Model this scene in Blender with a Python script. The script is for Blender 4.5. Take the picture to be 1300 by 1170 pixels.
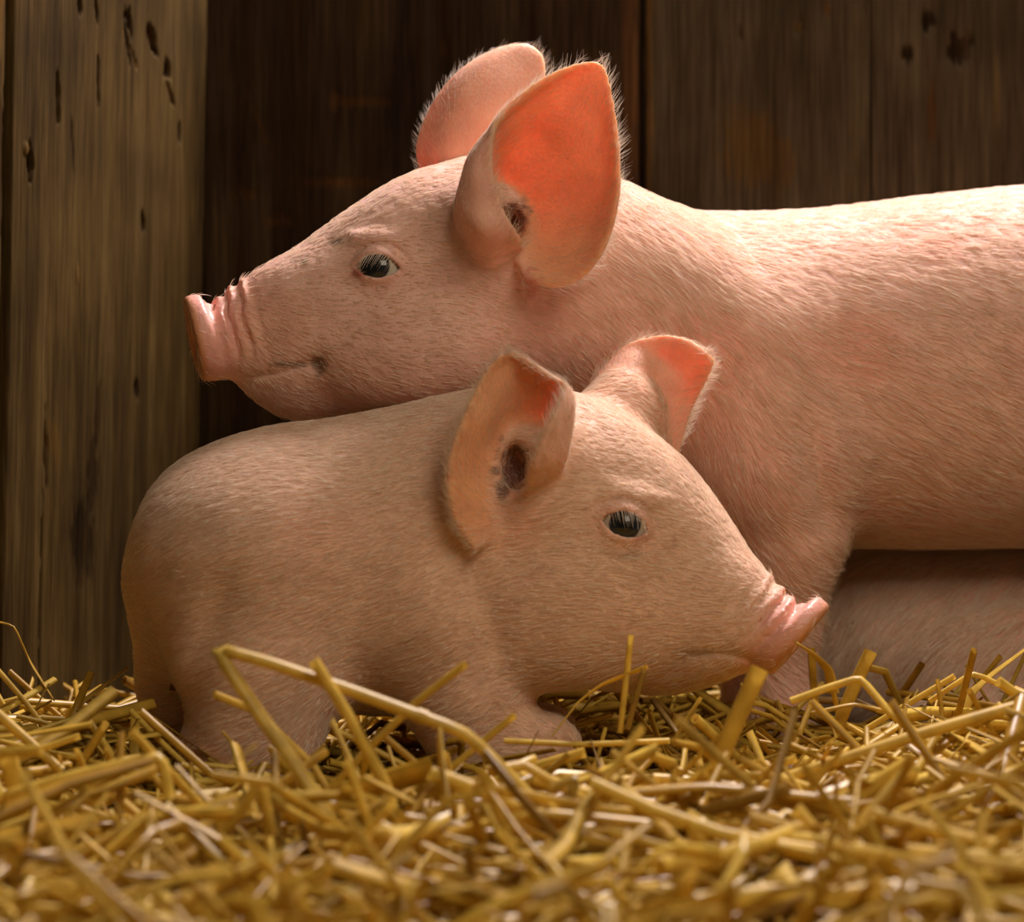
import bpy, bmesh, math, random
import numpy as np
from mathutils import Vector, Matrix
from mathutils.bvhtree import BVHTree

random.seed(7)
rng = np.random.default_rng(7)
scene = bpy.context.scene
for o in list(bpy.data.objects):
    bpy.data.objects.remove(o, do_unlink=True)
COL = scene.collection

# ------------------------------------------------------------------ camera, world, light, exposure
CAM = np.array([0.0, -1.6, 0.2])
FPX = 3200.0                                   # focal length in pixels of the 1300 px wide frame
cam_d = bpy.data.cameras.new('camera')
cam = bpy.data.objects.new('camera', cam_d)
COL.objects.link(cam)
cam.location = CAM
cam.rotation_euler = (math.radians(90), 0, 0)
cam_d.sensor_width = 36.0
cam_d.lens = 36.0 * FPX / 1300.0
cam_d.clip_start = 0.05
cam_d.dof.use_dof = True
cam_d.dof.focus_distance = 1.52
cam_d.dof.aperture_fstop = 7.5
scene.camera = cam

world = bpy.data.worlds.new('world')
scene.world = world
world.use_nodes = True
bg = world.node_tree.nodes['Background']
bg.inputs[0].default_value = (1.0, 0.80, 0.56, 1)
bg.inputs[1].default_value = 0.06


def area(name, loc, target, size, energy, color, size_y=None):
    d = bpy.data.lights.new(name, 'AREA')
    d.energy = energy
    d.color = color
    d.shape = 'RECTANGLE'
    d.size = size
    d.size_y = size_y or size
    o = bpy.data.objects.new(name, d)
    COL.objects.link(o)
    o.location = loc
    o.rotation_euler = (Vector(target) - Vector(loc)).to_track_quat('-Z', 'Y').to_euler()
    return o


area('stable_window_light', (0.36, 0.44, 1.32), (0.0, -0.05, 0.12), 0.36, 37, (1.0, 0.88, 0.88))
area('front_fill_light', (0.70, -1.5, 1.40), (0.05, 0.0, 0.15), 0.9, 13.8, (1.0, 0.86, 0.65))  # unseen warm fill lamp added in front to brighten flanks and faces

vs = scene.view_settings
scene.display_settings.display_device = 'sRGB'
vs.view_transform = 'Standard'
vs.look = 'None'
vs.gamma = 1.0
vs.use_curve_mapping = False
vs.exposure = 0.0


def P(px, py, y):
    """point at depth y seen at pixel (px, py) of the 1300x1170 frame"""
    k = (y - CAM[1]) / FPX
    return np.array([(px - 650.0) * k, y, CAM[2] + (585.0 - py) * k])


# ------------------------------------------------------------------ helpers
def link_mesh(name, verts, faces, mat=None, parent=None, smooth=True):
    me = bpy.data.meshes.new(name)
    me.from_pydata([tuple(v) for v in verts], [], [tuple(f) for f in faces])
    me.update()
    if smooth:
        me.polygons.foreach_set('use_smooth', [True] * len(me.polygons))
    o = bpy.data.objects.new(name, me)
    COL.objects.link(o)
    if mat:
        me.materials.append(mat)
    if parent:
        o.parent = parent
    return o


def fast_mesh(name, V, Q, mat, parent=None):
    me = bpy.data.meshes.new(name)
    nv, nq = len(V), len(Q)
    k = Q.shape[1]
    me.vertices.add(nv)
    me.vertices.foreach_set('co', V.astype(np.float32).ravel())
    me.loops.add(nq * k)
    me.loops.foreach_set('vertex_index', Q.astype(np.int32).ravel())
    me.polygons.add(nq)
    me.polygons.foreach_set('loop_start', np.arange(0, nq * k, k, dtype=np.int32))
    me.polygons.foreach_set('use_smooth', np.ones(nq, dtype=bool))
    me.update(calc_edges=True)
    me.validate()
    me.materials.append(mat)
    o = bpy.data.objects.new(name, me)
    COL.objects.link(o)
    if parent:
        o.parent = parent
    return o


def empty(name, loc):
    o = bpy.data.objects.new(name, None)
    o.empty_display_size = 0.05
    o.location = loc
    COL.objects.link(o)
    return o


def tag(o, label=None, cat=None, group=None, kind=None):
    if label: o['label'] = label
    if cat: o['category'] = cat
    if group: o['group'] = group
    if kind: o['kind'] = kind
    return o


def keep_parent(child, parent):
    child.parent = parent
    child.matrix_parent_inverse = Matrix.Translation(-Vector(parent.location))


def catmull(pts, n):
    pts = np.asarray(pts, float)
    m = len(pts)
    t = np.linspace(0, m - 1 - 1e-9, n)
    i = t.astype(int)
    f = (t - i).reshape((-1,) + (1,) * (pts.ndim - 1))
    g = lambda j: pts[np.clip(j, 0, m - 1)]
    p0, p1, p2, p3 = g(i - 1), g(i), g(i + 1), g(i + 2)
    p0 = np.where((i == 0).reshape(f.shape), 2 * p1 - p2, p0)
    p3 = np.where((i >= m - 2).reshape(f.shape), 2 * p2 - p1, p3)
    return 0.5 * (2 * p1 + (p2 - p0) * f + (2 * p0 - 5 * p1 + 4 * p2 - p3) * f ** 2 + (3 * p1 - p0 - 3 * p2 + p3) * f ** 3)


def sstep(a, b, x):
    t = np.clip((x - a) / (b - a), 0, 1)
    return t * t * (3 - 2 * t)


def vnoise(p, scale, seed=0):
    """cheap smooth 3-D value noise in -1..1"""
    q = p * scale
    i = np.floor(q).astype(np.int64)
    f = q - i
    f = f * f * (3 - 2 * f)
    def h(a, b, c):
        n = (a * 374761393 + b * 668265263 + c * 2147483647 + seed * 974711) & 0xFFFFFFFF
        n = ((n ^ (n >> 13)) * 1274126177) & 0xFFFFFFFF
        return ((n ^ (n >> 16)) & 0xFFFF) / 32767.5 - 1.0
    r = 0
    for a in (0, 1):
        for b in (0, 1):
            for c in (0, 1):
                w = (f[:, 0] if a else 1 - f[:, 0]) * (f[:, 1] if b else 1 - f[:, 1]) * (f[:, 2] if c else 1 - f[:, 2])
                r = r + w * h(i[:, 0] + a, i[:, 1] + b, i[:, 2] + c)
    return r


# ------------------------------------------------------------------ materials
def new_mat(name):
    m = bpy.data.materials.new(name)
    m.use_nodes = True
    nt = m.node_tree
    return m, nt, nt.nodes['Principled BSDF']


def N(nt, typ, **kw):
    n = nt.nodes.new(typ)
    for k, v in kw.items():
        setattr(n, k, v)
    return n


def ramp(nt, stops):
    r = N(nt, 'ShaderNodeValToRGB')
    el = r.color_ramp.elements
    while len(el) < len(stops):
        el.new(0.5)
    for e, (p, c) in zip(el, stops):
        e.position = p
        e.color = (*c, 1)
    return r


def mat_skin():
    m, nt, b = new_mat('piglet_skin')
    L = nt.links
    at = N(nt, 'ShaderNodeAttribute', attribute_name='tint')
    tc = N(nt, 'ShaderNodeTexCoord')
    no = N(nt, 'ShaderNodeTexNoise')
    no.inputs['Scale'].default_value = 55
    no.inputs['Detail'].default_value = 5
    L.new(tc.outputs['Object'], no.inputs['Vector'])
    r = ramp(nt, [(0.3, (0.88, 0.82, 0.80)), (0.7, (1.06, 1.08, 1.1))])
    L.new(no.outputs['Fac'], r.inputs[0])
    mx = N(nt, 'ShaderNodeMix', data_type='RGBA', blend_type='MULTIPLY')
    mx.inputs[0].default_value = 1
    L.new(at.outputs['Color'], mx.inputs[6])
    L.new(r.outputs[0], mx.inputs[7])
    L.new(mx.outputs[2], b.inputs['Base Color'])
    msk = N(nt, 'ShaderNodeAttribute', attribute_name='mask')      # r ear, g snout, b wet rim
    sep = N(nt, 'ShaderNodeSeparateColor')
    L.new(msk.outputs['Color'], sep.inputs[0])
    ss = N(nt, 'ShaderNodeMapRange')
    ss.inputs['To Min'].default_value = 0.35
    ss.inputs['To Max'].default_value = 0.85
    L.new(sep.outputs[0], ss.inputs[0])
    L.new(ss.outputs[0], b.inputs['Subsurface Weight'])
    sc = N(nt, 'ShaderNodeMapRange')
    sc.inputs['To Min'].default_value = 0.005
    sc.inputs['To Max'].default_value = 0.0075
    L.new(sep.outputs[0], sc.inputs[0])
    L.new(sc.outputs[0], b.inputs['Subsurface Scale'])
    b.inputs['Subsurface Radius'].default_value = (1.0, 0.55, 0.20)
    rg = N(nt, 'ShaderNodeMapRange')
    rg.inputs['To Min'].default_value = 0.62
    rg.inputs['To Max'].default_value = 0.36
    L.new(sep.outputs[1], rg.inputs[0])
    L.new(rg.outputs[0], b.inputs['Roughness'])
    b.inputs['Specular IOR Level'].default_value = 0.35
    n2 = N(nt, 'ShaderNodeTexNoise')
    n2.inputs['Scale'].default_value = 420
    n2.inputs['Detail'].default_value = 3
    L.new(tc.outputs['Object'], n2.inputs['Vector'])
    bp = N(nt, 'ShaderNodeBump')
    bp.inputs['Strength'].default_value = 0.35
    bp.inputs['Distance'].default_value = 0.0012
    L.new(n2.outputs['Fac'], bp.inputs['Height'])
    L.new(bp.outputs[0], b.inputs['Normal'])
    return m


def mat_fur():
    m, nt, b = new_mat('blond_fur')
    L = nt.links
    hi = N(nt, 'ShaderNodeHairInfo')
    hr = ramp(nt, [(0.0, (0.66, 0.44, 0.31)), (0.45, (0.90, 0.73, 0.59)), (1.0, (1.0, 0.91, 0.80))])
    L.new(hi.outputs['Random'], hr.inputs[0])
    L.new(hr.outputs[0], b.inputs['Base Color'])
    b.inputs['Roughness'].default_value = 0.42
    b.inputs['Specular IOR Level'].default_value = 0.55
    tr = N(nt, 'ShaderNodeBsdfTranslucent')
    tr.inputs[0].default_value = (0.92, 0.78, 0.60, 1)
    mx = N(nt, 'ShaderNodeMixShader')
    mx.inputs[0].default_value = 0.35
    out = nt.nodes['Material Output']
    L.new(b.outputs[0], mx.inputs[1])
    L.new(tr.outputs[0], mx.inputs[2])
    L.new(mx.outputs[0], out.inputs[0])
    return m


def mat_eye():
    m, nt, b = new_mat('dark_eye')
    L = nt.links
    tc = N(nt, 'ShaderNodeTexCoord')
    sx = N(nt, 'ShaderNodeSeparateXYZ')
    L.new(tc.outputs['Object'], sx.inputs[0])
    # local +z looks outwards: pupil > iris > sclera
    r = ramp(nt, [(0.0, (0.55, 0.50, 0.42)), (0.73, (0.55, 0.50, 0.42)), (0.775, (0.018, 0.020, 0.022)),
                  (0.93, (0.014, 0.017, 0.02)), (0.955, (0.006, 0.006, 0.008))])
    mr = N(nt, 'ShaderNodeMapRange')
    mr.inputs['From Min'].default_value = 0.0
    mr.inputs['From Max'].default_value = 0.0150
    L.new(sx.outputs[2], mr.inputs[0])
    L.new(mr.outputs[0], r.inputs[0])
    L.new(r.outputs[0], b.inputs['Base Color'])
    b.inputs['Roughness'].default_value = 0.06
    b.inputs['Specular IOR Level'].default_value = 0.6
    return m


def mat_wood(name, cols, stretch=1.0, bump=0.6):
    m, nt, b = new_mat(name)
    L = nt.links
    tc = N(nt, 'ShaderNodeTexCoord')
    mp = N(nt, 'ShaderNodeMapping')
    mp.inputs['Scale'].default_value = (34, 34, 2.0 * stretch)
    L.new(tc.outputs['Object'], mp.inputs[0])
    n1 = N(nt, 'ShaderNodeTexNoise')
    n1.inputs['Scale'].default_value = 1.6
    n1.inputs['Detail'].default_value = 9
    n1.inputs['Roughness'].default_value = 0.62
    n1.inputs['Distortion'].default_value = 0.5
    L.new(mp.outputs[0], n1.inputs['Vector'])
    r = ramp(nt, cols)
    L.new(n1.outputs['Fac'], r.inputs[0])
    # large stains
    n2 = N(nt, 'ShaderNodeTexNoise')
    n2.inputs['Scale'].default_value = 9
    n2.inputs['Detail'].default_value = 5
    L.new(tc.outputs['Object'], n2.inputs['Vector'])
    r2 = ramp(nt, [(0.32, (0.55, 0.52, 0.50)), (0.65, (1.12, 1.08, 1.0))])
    L.new(n2.outputs['Fac'], r2.inputs[0])
    mx = N(nt, 'ShaderNodeMix', data_type='RGBA', blend_type='MULTIPLY')
    mx.inputs[0].default_value = 0.85
    L.new(r.outputs[0], mx.inputs[6])
    L.new(r2.outputs[0], mx.inputs[7])
    # fine fibre
    mp2 = N(nt, 'ShaderNodeMapping')
    mp2.inputs['Scale'].default_value = (520, 520, 16)
    L.new(tc.outputs['Object'], mp2.inputs[0])
    n3 = N(nt, 'ShaderNodeTexNoise')
    n3.inputs['Scale'].default_value = 1.0
    n3.inputs['Detail'].default_value = 7
    L.new(mp2.outputs[0], n3.inputs['Vector'])
    r3 = ramp(nt, [(0.36, (0.55, 0.52, 0.50)), (0.60, (1.15, 1.15, 1.15))])
    L.new(n3.outputs['Fac'], r3.inputs[0])
    mx2 = N(nt, 'ShaderNodeMix', data_type='RGBA', blend_type='MULTIPLY')
    mx2.inputs[0].default_value = 0.8
    L.new(mx.outputs[2], mx2.inputs[6])
    L.new(r3.outputs[0], mx2.inputs[7])
    # marks: knots, chips and dirt with shapes of their own
    at = N(nt, 'ShaderNodeAttribute', attribute_name='marks')
    mx3 = N(nt, 'ShaderNodeMix', data_type='RGBA', blend_type='MULTIPLY')
    mx3.inputs[0].default_value = 1
    L.new(mx2.outputs[2], mx3.inputs[6])
    L.new(at.outputs['Color'], mx3.inputs[7])
    L.new(mx3.outputs[2], b.inputs['Base Color'])
    b.inputs['Roughness'].default_value = 0.75
    b.inputs['Specular IOR Level'].default_value = 0.04
    bp = N(nt, 'ShaderNodeBump')
    bp.inputs['Strength'].default_value = bump
    bp.inputs['Distance'].default_value = 0.0015
    ad = N(nt, 'ShaderNodeMath', operation='ADD')
    L.new(n1.outputs['Fac'], ad.inputs[0])
    L.new(n3.outputs['Fac'], ad.inputs[1])
    L.new(ad.outputs[0], bp.inputs['Height'])
    L.new(bp.outputs[0], b.inputs['Normal'])
    return m


def mat_straw(name, lo, hi):
    m, nt, b = new_mat(name)
    L = nt.links
    at = N(nt, 'ShaderNodeAttribute', attribute_name='shade')
    oi = N(nt, 'ShaderNodeObjectInfo')
    ad = N(nt, 'ShaderNodeMath', operation='ADD')
    L.new(at.outputs['Fac'], ad.inputs[0])
    L.new(oi.outputs['Random'], ad.inputs[1])
    fr = N(nt, 'ShaderNodeMath', operation='FRACT')
    L.new(ad.outputs[0], fr.inputs[0])
    mid = tuple((a + c) / 2 for a, c in zip(lo, hi))
    r = ramp(nt, [(0.0, lo), (0.5, mid), (0.93, hi), (0.98, (0.36, 0.20, 0.035))])
    L.new(fr.outputs[0], r.inputs[0])
    tc = N(nt, 'ShaderNodeTexCoord')
    no = N(nt, 'ShaderNodeTexNoise')
    no.inputs['Scale'].default_value = 90
    no.inputs['Detail'].default_value = 3
    L.new(tc.outputs['Object'], no.inputs['Vector'])
    r2 = ramp(nt, [(0.3, (0.7, 0.66, 0.6)), (0.65, (1.1, 1.1, 1.1))])
    L.new(no.outputs['Fac'], r2.inputs[0])
    mx = N(nt, 'ShaderNodeMix', data_type='RGBA', blend_type='MULTIPLY')
    mx.inputs[0].default_value = 0.8
    L.new(r.outputs[0], mx.inputs[6])
    L.new(r2.outputs[0], mx.inputs[7])
    L.new(mx.outputs[2], b.inputs['Base Color'])
    b.inputs['Roughness'].default_value = 0.36
    b.inputs['Specular IOR Level'].default_value = 0.4
    tr = N(nt, 'ShaderNodeBsdfTranslucent')
    L.new(mx.outputs[2], tr.inputs[0])
    ms = N(nt, 'ShaderNodeMixShader')
    ms.inputs[0].default_value = 0.25
    L.new(b.outputs[0], ms.inputs[1])
    L.new(tr.outputs[0], ms.inputs[2])
    L.new(ms.outputs[0], nt.nodes['Material Output'].inputs[0])
    return m


SKIN = mat_skin()
FUR = mat_fur()
EYE = mat_eye()
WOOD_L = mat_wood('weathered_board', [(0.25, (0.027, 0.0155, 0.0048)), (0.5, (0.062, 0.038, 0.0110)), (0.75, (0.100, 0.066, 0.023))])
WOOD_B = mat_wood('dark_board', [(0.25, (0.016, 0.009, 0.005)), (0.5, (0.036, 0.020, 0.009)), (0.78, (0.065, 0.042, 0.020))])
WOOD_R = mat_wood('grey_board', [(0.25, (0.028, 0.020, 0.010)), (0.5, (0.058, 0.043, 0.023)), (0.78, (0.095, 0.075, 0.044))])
STRAW = mat_straw('golden_straw', (0.50, 0.27, 0.020), (0.88, 0.62, 0.11))

# ------------------------------------------------------------------ the setting
YB = 0.36                                       # depth of the back wall
dm, dnt, db = new_mat('packed_earth')
dn = N(dnt, 'ShaderNodeTexNoise')
dn.inputs['Scale'].default_value = 30
dn.inputs['Detail'].default_value = 8
dr = ramp(dnt, [(0.3, (0.05, 0.032, 0.015)), (0.7, (0.16, 0.105, 0.045))])
dnt.links.new(dn.outputs['Fac'], dr.inputs[0])
dnt.links.new(dr.outputs[0], db.inputs['Base Color'])
db.inputs['Roughness'].default_value = 0.9
fl = link_mesh('floor', [(-1.2, -1.5, 0), (1.4, -1.5, 0), (1.4, YB + .05, 0), (-1.2, YB + .05, 0),
                         (-1.2, -1.5, -.02), (1.4, -1.5, -.02), (1.4, YB + .05, -.02), (-1.2, YB + .05, -.02)],
               [(0, 1, 2, 3), (7, 6, 5, 4), (0, 4, 5, 1), (1, 5, 6, 2), (2, 6, 7, 3), (3, 7, 4, 0)], dm, smooth=False)
tag(fl, kind='structure')


def plank(a_top, b_top, a_bot, b_bot, mat, parent, marks, ns=90, nz=200, thick=0.022, seed=0, warp=0.0012):
    """board between two edges (world points, a = left edge, b = right edge) with modelled chips, cracks and knots.
    marks: (s, t, size_s, size_t, slant, depth, colour) with s, t in 0..1 over the board"""
    a_top, b_top, a_bot, b_bot = (np.asarray(q, float) for q in (a_top, b_top, a_bot, b_bot))
    s = np.linspace(0, 1, ns)
    t = np.linspace(0, 1, nz)
    S, T = np.meshgrid(s, t)
    S, T = S.ravel(), T.ravel()
    base = ((1 - S)[:, None] * ((1 - T)[:, None] * a_top + T[:, None] * a_bot)
            + S[:, None] * ((1 - T)[:, None] * b_top + T[:, None] * b_bot))
    e1 = b_top - a_top
    wid = np.linalg.norm(e1)
    hei = np.linalg.norm(a_bot - a_top)
    n = np.cross(e1, a_bot - a_top)
    n /= np.linalg.norm(n)
    if n[1] > 0: n = -n                            # outwards, to the pen
    q = np.stack([S * wid * 60, T * hei * 3, np.full_like(S, seed * 7.7)], 1)
    d = warp * vnoise(q, 1.0, seed) + 0.5 * warp * vnoise(q * np.array([4, 2, 1]), 1.0, seed + 1)
    edge = np.minimum(S, 1 - S) * wid
    ragged = 0.004 + 0.002 * vnoise(np.stack([S * 0, T * hei * 40, S * 0], 1), 1.0, seed + 2)
    d = d - 0.004 * np.clip(1 - edge / ragged, 0, 1) ** 2
    col = np.ones((len(S), 4))
    for (ms, mt, ss, st, sl, dep, c) in marks:
        u = (S - ms) * wid - sl * (T - mt) * hei
        v = (T - mt) * hei
        rr = np.sqrt((u / ss) ** 2 + (v / st) ** 2) + 0.35 * vnoise(np.stack([S * wid * 420, T * hei * 110, S * 0], 1), 1.0, seed + 5)
        k = 1 - sstep(0.55, 1.15, rr)
        d = d - dep * k
        col[:, :3] *= (1 - k[:, None]) + k[:, None] * np.array(c)
    V = base + n * d[:, None]
    F = []
    for j in range(nz - 1):
        o = j * ns
        for i in range(ns - 1):
            F.append((o + i, o + i + 1, o + ns + i + 1, o + ns + i))
    nv = len(V)
    back = np.array([a_top, b_top, b_bot, a_bot]) - n * thick
    V = np.vstack([V, back])
    A, B, C, D = nv, nv + 1, nv + 2, nv + 3
    F.append((D, C, B, A))
    F.append((A, B) + tuple(range(ns - 1, -1, -1)))
    F.append((C, D) + tuple((nz - 1) * ns + i for i in range(ns)))
    F.append((D, A) + tuple(j * ns for j in range(nz)))
    F.append((B, C) + tuple(j * ns + ns - 1 for j in range(nz - 1, -1, -1)))
    o = link_mesh('plank', V, F, mat, parent)
    ca = o.data.color_attributes.new('marks', 'FLOAT_COLOR', 'POINT')
    col = np.vstack([col, np.ones((4, 4))])
    ca.data.foreach_set('color', col.astype(np.float32).ravel())
    return o


ZT = 0.62


def atz(px, y, z):
    return np.array([(px - 650.0) * (y - CAM[1]) / FPX, y, z])


DK = (0.25, 0.2, 0.16)
PALE = (1.7, 1.6, 1.45)
wl = empty('wall_left', (-0.4, 0.1, 0)); tag(wl, kind='structure')
lean = -0.012
c_t, c_b = atz(266, YB - .012, ZT), atz(266, YB - .012, 0) + np.array([lean, 0, 0])
g_t, g_b = atz(21, .09, ZT), atz(21, .09, 0) + np.array([lean, 0, 0])
dirv = (g_t - c_t) / np.linalg.norm(g_t - c_t)
# marks measured on the photograph: s over 22..265 px, t over 0..~985 px of the board's visible height
def lm(px, py, w, h, sl, dep, c):
    y = 0.09 + (YB - .102) * np.clip((px - 21) / 245.0, 0, 1) * 0.88
    k = (y - CAM[1]) / FPX
    z = CAM[2] + (585 - py) * k
    s = (px - 21) / 245.0
    s = s * (1 + 0.14 * (1 - s))
    return (s, (ZT - z) / ZT, w * 0.00062, h * 0.00056, sl, dep * .8, c)
lmarks = [lm(147, 38, 6, 40, .22, .004, DK), lm(158, 68, 5, 14, .7, .002, PALE), lm(150, 20, 6, 22, .25, .006, (.15, .12, .1)),
          lm(184, 43, 12, 20, .35, .005, (.55, .42, .3)), lm(190, 58, 5, 10, .3, .003, DK),
          lm(205, 80, 9, 16, .1, .006, (.35, .28, .22)), lm(207, 104, 6, 22, .65, .003, (1.4, 1.25, 1.1)), lm(212, 116, 3, 12, .6, .004, DK),
          lm(113, 95, 3, 34, .05, .005, (.14, .11, .09)), lm(67, 125, 4, 34, .05, .005, (.14, .11, .09)),
          lm(90, 4, 6, 14, .2, .006, DK), lm(110, 8, 4, 18, .2, .004, DK),
          lm(40, 203, 7, 22, .1, .008, (.16, .12, .09)), lm(36, 188, 6, 9, .1, -.002, PALE),
          lm(85, 180, 4, 40, .15, .001, (.5, .42, .36)), lm(225, 162, 5, 16, 0, .003, (.2, .16, .13)),
          lm(175, 276, 5, 16, 0, .003, (.25, .2, .16)), lm(171, 492, 6, 16, 0, .003, (.3, .25, .2)), lm(94, 345, 2, 14, 0, -.001, PALE),
          lm(62, 570, 5, 50, .05, .002, (.45, .38, .32)), lm(60, 760, 1.6, 170, 0, .005, (.12, .1, .08)),
          lm(115, 600, 14, 60, 0, .001, (.55, .5, .46)), lm(105, 690, 30, 60, .1, .001, (.45, .42, .40)), lm(120, 520, 8, 40, 0, .001, (.6, .5, .42)),
          lm(70, 560, 16, 30, .4, 0.0, (1.25, 1.12, .9))]
plank(g_t, c_t, g_b, c_b, WOOD_L, wl, lmarks, 230, 420, seed=3)
gap = 0.004
a2 = g_t + dirv * gap
b2 = a2 + dirv * 0.24
a2b = g_b + dirv * gap
b2b = a2b + dirv * 0.24
plank(b2, a2, b2b, a2b, WOOD_L, wl, [(.93, .1, .02, .09, 0, .001, (1.4, 1.05, .6)), (.95, .35, .02, .06, 0, .001, (.6, .5, .4))], 40, 120, seed=5)
b3 = b2 + dirv * gap; b3b = b2b + dirv * gap
plank(b3 + dirv * .24, b3, b3b + dirv * .24, b3b, WOOD_L, wl, [], 30, 60, seed=6)
for ch in list(wl.children):
    keep_parent(ch, wl)

wb = empty('wall_back', (0.2, YB, 0)); tag(wb, kind='structure')
def bp_(px0, px1, mat, marks, seed, ns=80, dy=0.0):
    y = YB + dy
    o = plank(atz(px0, y, ZT), atz(px1, y, ZT), atz(px0, y, 0), atz(px1, y, 0), mat, wb, marks, ns, 120, seed=seed, warp=.0016)
    keep_parent(o, wb)
def bm(px0, px1, px, py, w, h, sl, dep, c):
    k = (YB - CAM[1]) / FPX
    z = CAM[2] + (585 - py) * k
    return ((px - px0) / (px1 - px0), (ZT - z) / ZT, w * k, h * k, sl, dep, c)
WR = (2.0, 1.5, 1.0)
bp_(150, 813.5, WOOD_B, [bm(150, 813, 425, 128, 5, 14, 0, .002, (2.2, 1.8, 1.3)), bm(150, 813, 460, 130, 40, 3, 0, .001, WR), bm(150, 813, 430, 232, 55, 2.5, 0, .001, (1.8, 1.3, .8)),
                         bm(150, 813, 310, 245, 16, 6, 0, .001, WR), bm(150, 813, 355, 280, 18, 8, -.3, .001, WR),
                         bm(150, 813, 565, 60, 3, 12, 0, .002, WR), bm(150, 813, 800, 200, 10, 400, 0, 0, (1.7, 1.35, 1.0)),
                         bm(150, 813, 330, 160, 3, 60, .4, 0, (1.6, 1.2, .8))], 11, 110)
R0, R1 = 818, 1420
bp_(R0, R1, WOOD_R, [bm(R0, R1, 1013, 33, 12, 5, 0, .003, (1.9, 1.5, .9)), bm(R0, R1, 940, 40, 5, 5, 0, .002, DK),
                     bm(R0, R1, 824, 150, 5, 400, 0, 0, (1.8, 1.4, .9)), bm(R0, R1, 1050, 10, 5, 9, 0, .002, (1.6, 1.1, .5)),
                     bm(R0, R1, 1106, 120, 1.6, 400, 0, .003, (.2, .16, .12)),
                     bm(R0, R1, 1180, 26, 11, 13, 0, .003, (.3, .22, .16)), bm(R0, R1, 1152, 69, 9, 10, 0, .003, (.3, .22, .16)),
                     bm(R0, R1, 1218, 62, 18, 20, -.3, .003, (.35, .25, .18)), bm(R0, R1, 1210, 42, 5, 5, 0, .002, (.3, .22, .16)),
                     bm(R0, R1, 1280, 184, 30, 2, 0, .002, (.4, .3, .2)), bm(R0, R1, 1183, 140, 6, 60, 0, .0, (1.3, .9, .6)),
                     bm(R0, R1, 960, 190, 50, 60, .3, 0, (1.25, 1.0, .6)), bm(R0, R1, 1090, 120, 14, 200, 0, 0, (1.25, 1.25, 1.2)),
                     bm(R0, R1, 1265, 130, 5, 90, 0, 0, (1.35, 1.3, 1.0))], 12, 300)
bp_(1424, 1800, WOOD_R, [], 14, 40)
for px in (815, 1422):                         # dark backing strips added behind the joints to block background light
    o = plank(atz(px - 40, YB + .03, ZT), atz(px + 40, YB + .03, ZT), atz(px - 40, YB + .03, 0), atz(px + 40, YB + .03, 0), WOOD_B, wb, [], 6, 12, seed=30)
    keep_parent(o, wb); o.name = 'joint_backing'

# ------------------------------------------------------------------ piglets as implicit surfaces, meshed by surface nets
def smin(a, b, k):
    h = np.clip(0.5 + 0.5 * (b - a) / k, 0, 1)
    return b + (a - b) * h - k * h * (1 - h)


def smax(a, b, k):
    return -smin(-a, -b, k)


class Chain:
    """loft of elliptical sections: rows (top px, top py, bottom px, bottom py, depth y, half width)"""
    def __init__(self, rows, n):
        r = catmull(rows, n)
        self.top = np.array([P(a[0], a[1], a[4]) for a in r])
        self.bot = np.array([P(a[2], a[3], a[4]) for a in r])
        self.c = (self.top + self.bot) / 2
        u = (self.top - self.bot) / 2
        self.h = np.linalg.norm(u, axis=1)
        self.u = u / self.h[:, None]
        tg = np.gradient(self.c, axis=0)
        tg -= self.u * (tg * self.u).sum(1, keepdims=True)
        self.a = tg / np.linalg.norm(tg, axis=1, keepdims=True)
        self.l = np.cross(self.a, self.u)
        self.w = r[:, 5]

    def __call__(self, p):
        if len(p) > 12000:
            return np.concatenate([self(p[i:i + 8000]) for i in range(0, len(p), 8000)])
        best = np.full(len(p), 1e3, np.float32)
        mid = (p.min(0) + p.max(0)) / 2
        ext = (p.max(0) - p.min(0)) / 2
        for c, u, a, l, h, w in zip(self.c, self.u, self.a, self.l, self.h, self.w):
            mn = min(h, w)
            ax = mn * (0.45 + 0.2 * min(1, max(0, (mn - .04) / .05)))
            if abs((mid - c) @ a) - np.abs(a) @ ext > ax + 0.035: continue
            q = p - c.astype(np.float32)
            M = np.stack([a / ax, l / w, u / h], 1).astype(np.float32)
            s = q @ M
            k0 = np.sqrt((s * s).sum(1)) + 1e-9
            t = s / np.array([ax, w, h], np.float32)
            k1 = np.sqrt((t * t).sum(1)) + 1e-9
            np.minimum(best, k0 * (k0 - 1) / k1, out=best)
        return best


def capsules(p, rows, k=0.012):
    """rows (px, py, y, r) -> tapered round chain"""
    pts = [(P(r[0], r[1], r[2]), r[3]) for r in rows]
    d = None
    lo = np.min([q - r for q, r in pts], 0) - .07
    hi = np.max([q + r for q, r in pts], 0) + .07
    if (p.max(0) < lo).any() or (p.min(0) > hi).any():
        return np.full(len(p), 1.0, np.float32)
    for (a, ra), (b, rb) in zip(pts[:-1], pts[1:]):
        a = a.astype(np.float32); b = b.astype(np.float32)
        ab = b - a
        t = np.clip(((p - a) @ ab) / (ab @ ab), 0, 1)
        e = np.linalg.norm(p - a - t[:, None] * ab, axis=1) - (ra + (rb - ra) * t)
        d = e if d is None else smin(d, e, k)
    return d


def ellip(p, c, r, axes=None):
    q = p - c
    if axes is not None: q = q @ np.asarray(axes).T
    r = np.asarray(r)
    k0 = np.linalg.norm(q / r, axis=1) + 1e-9
    k1 = np.linalg.norm(q / r ** 2, axis=1) + 1e-9
    return k0 * (k0 - 1) / k1


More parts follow.
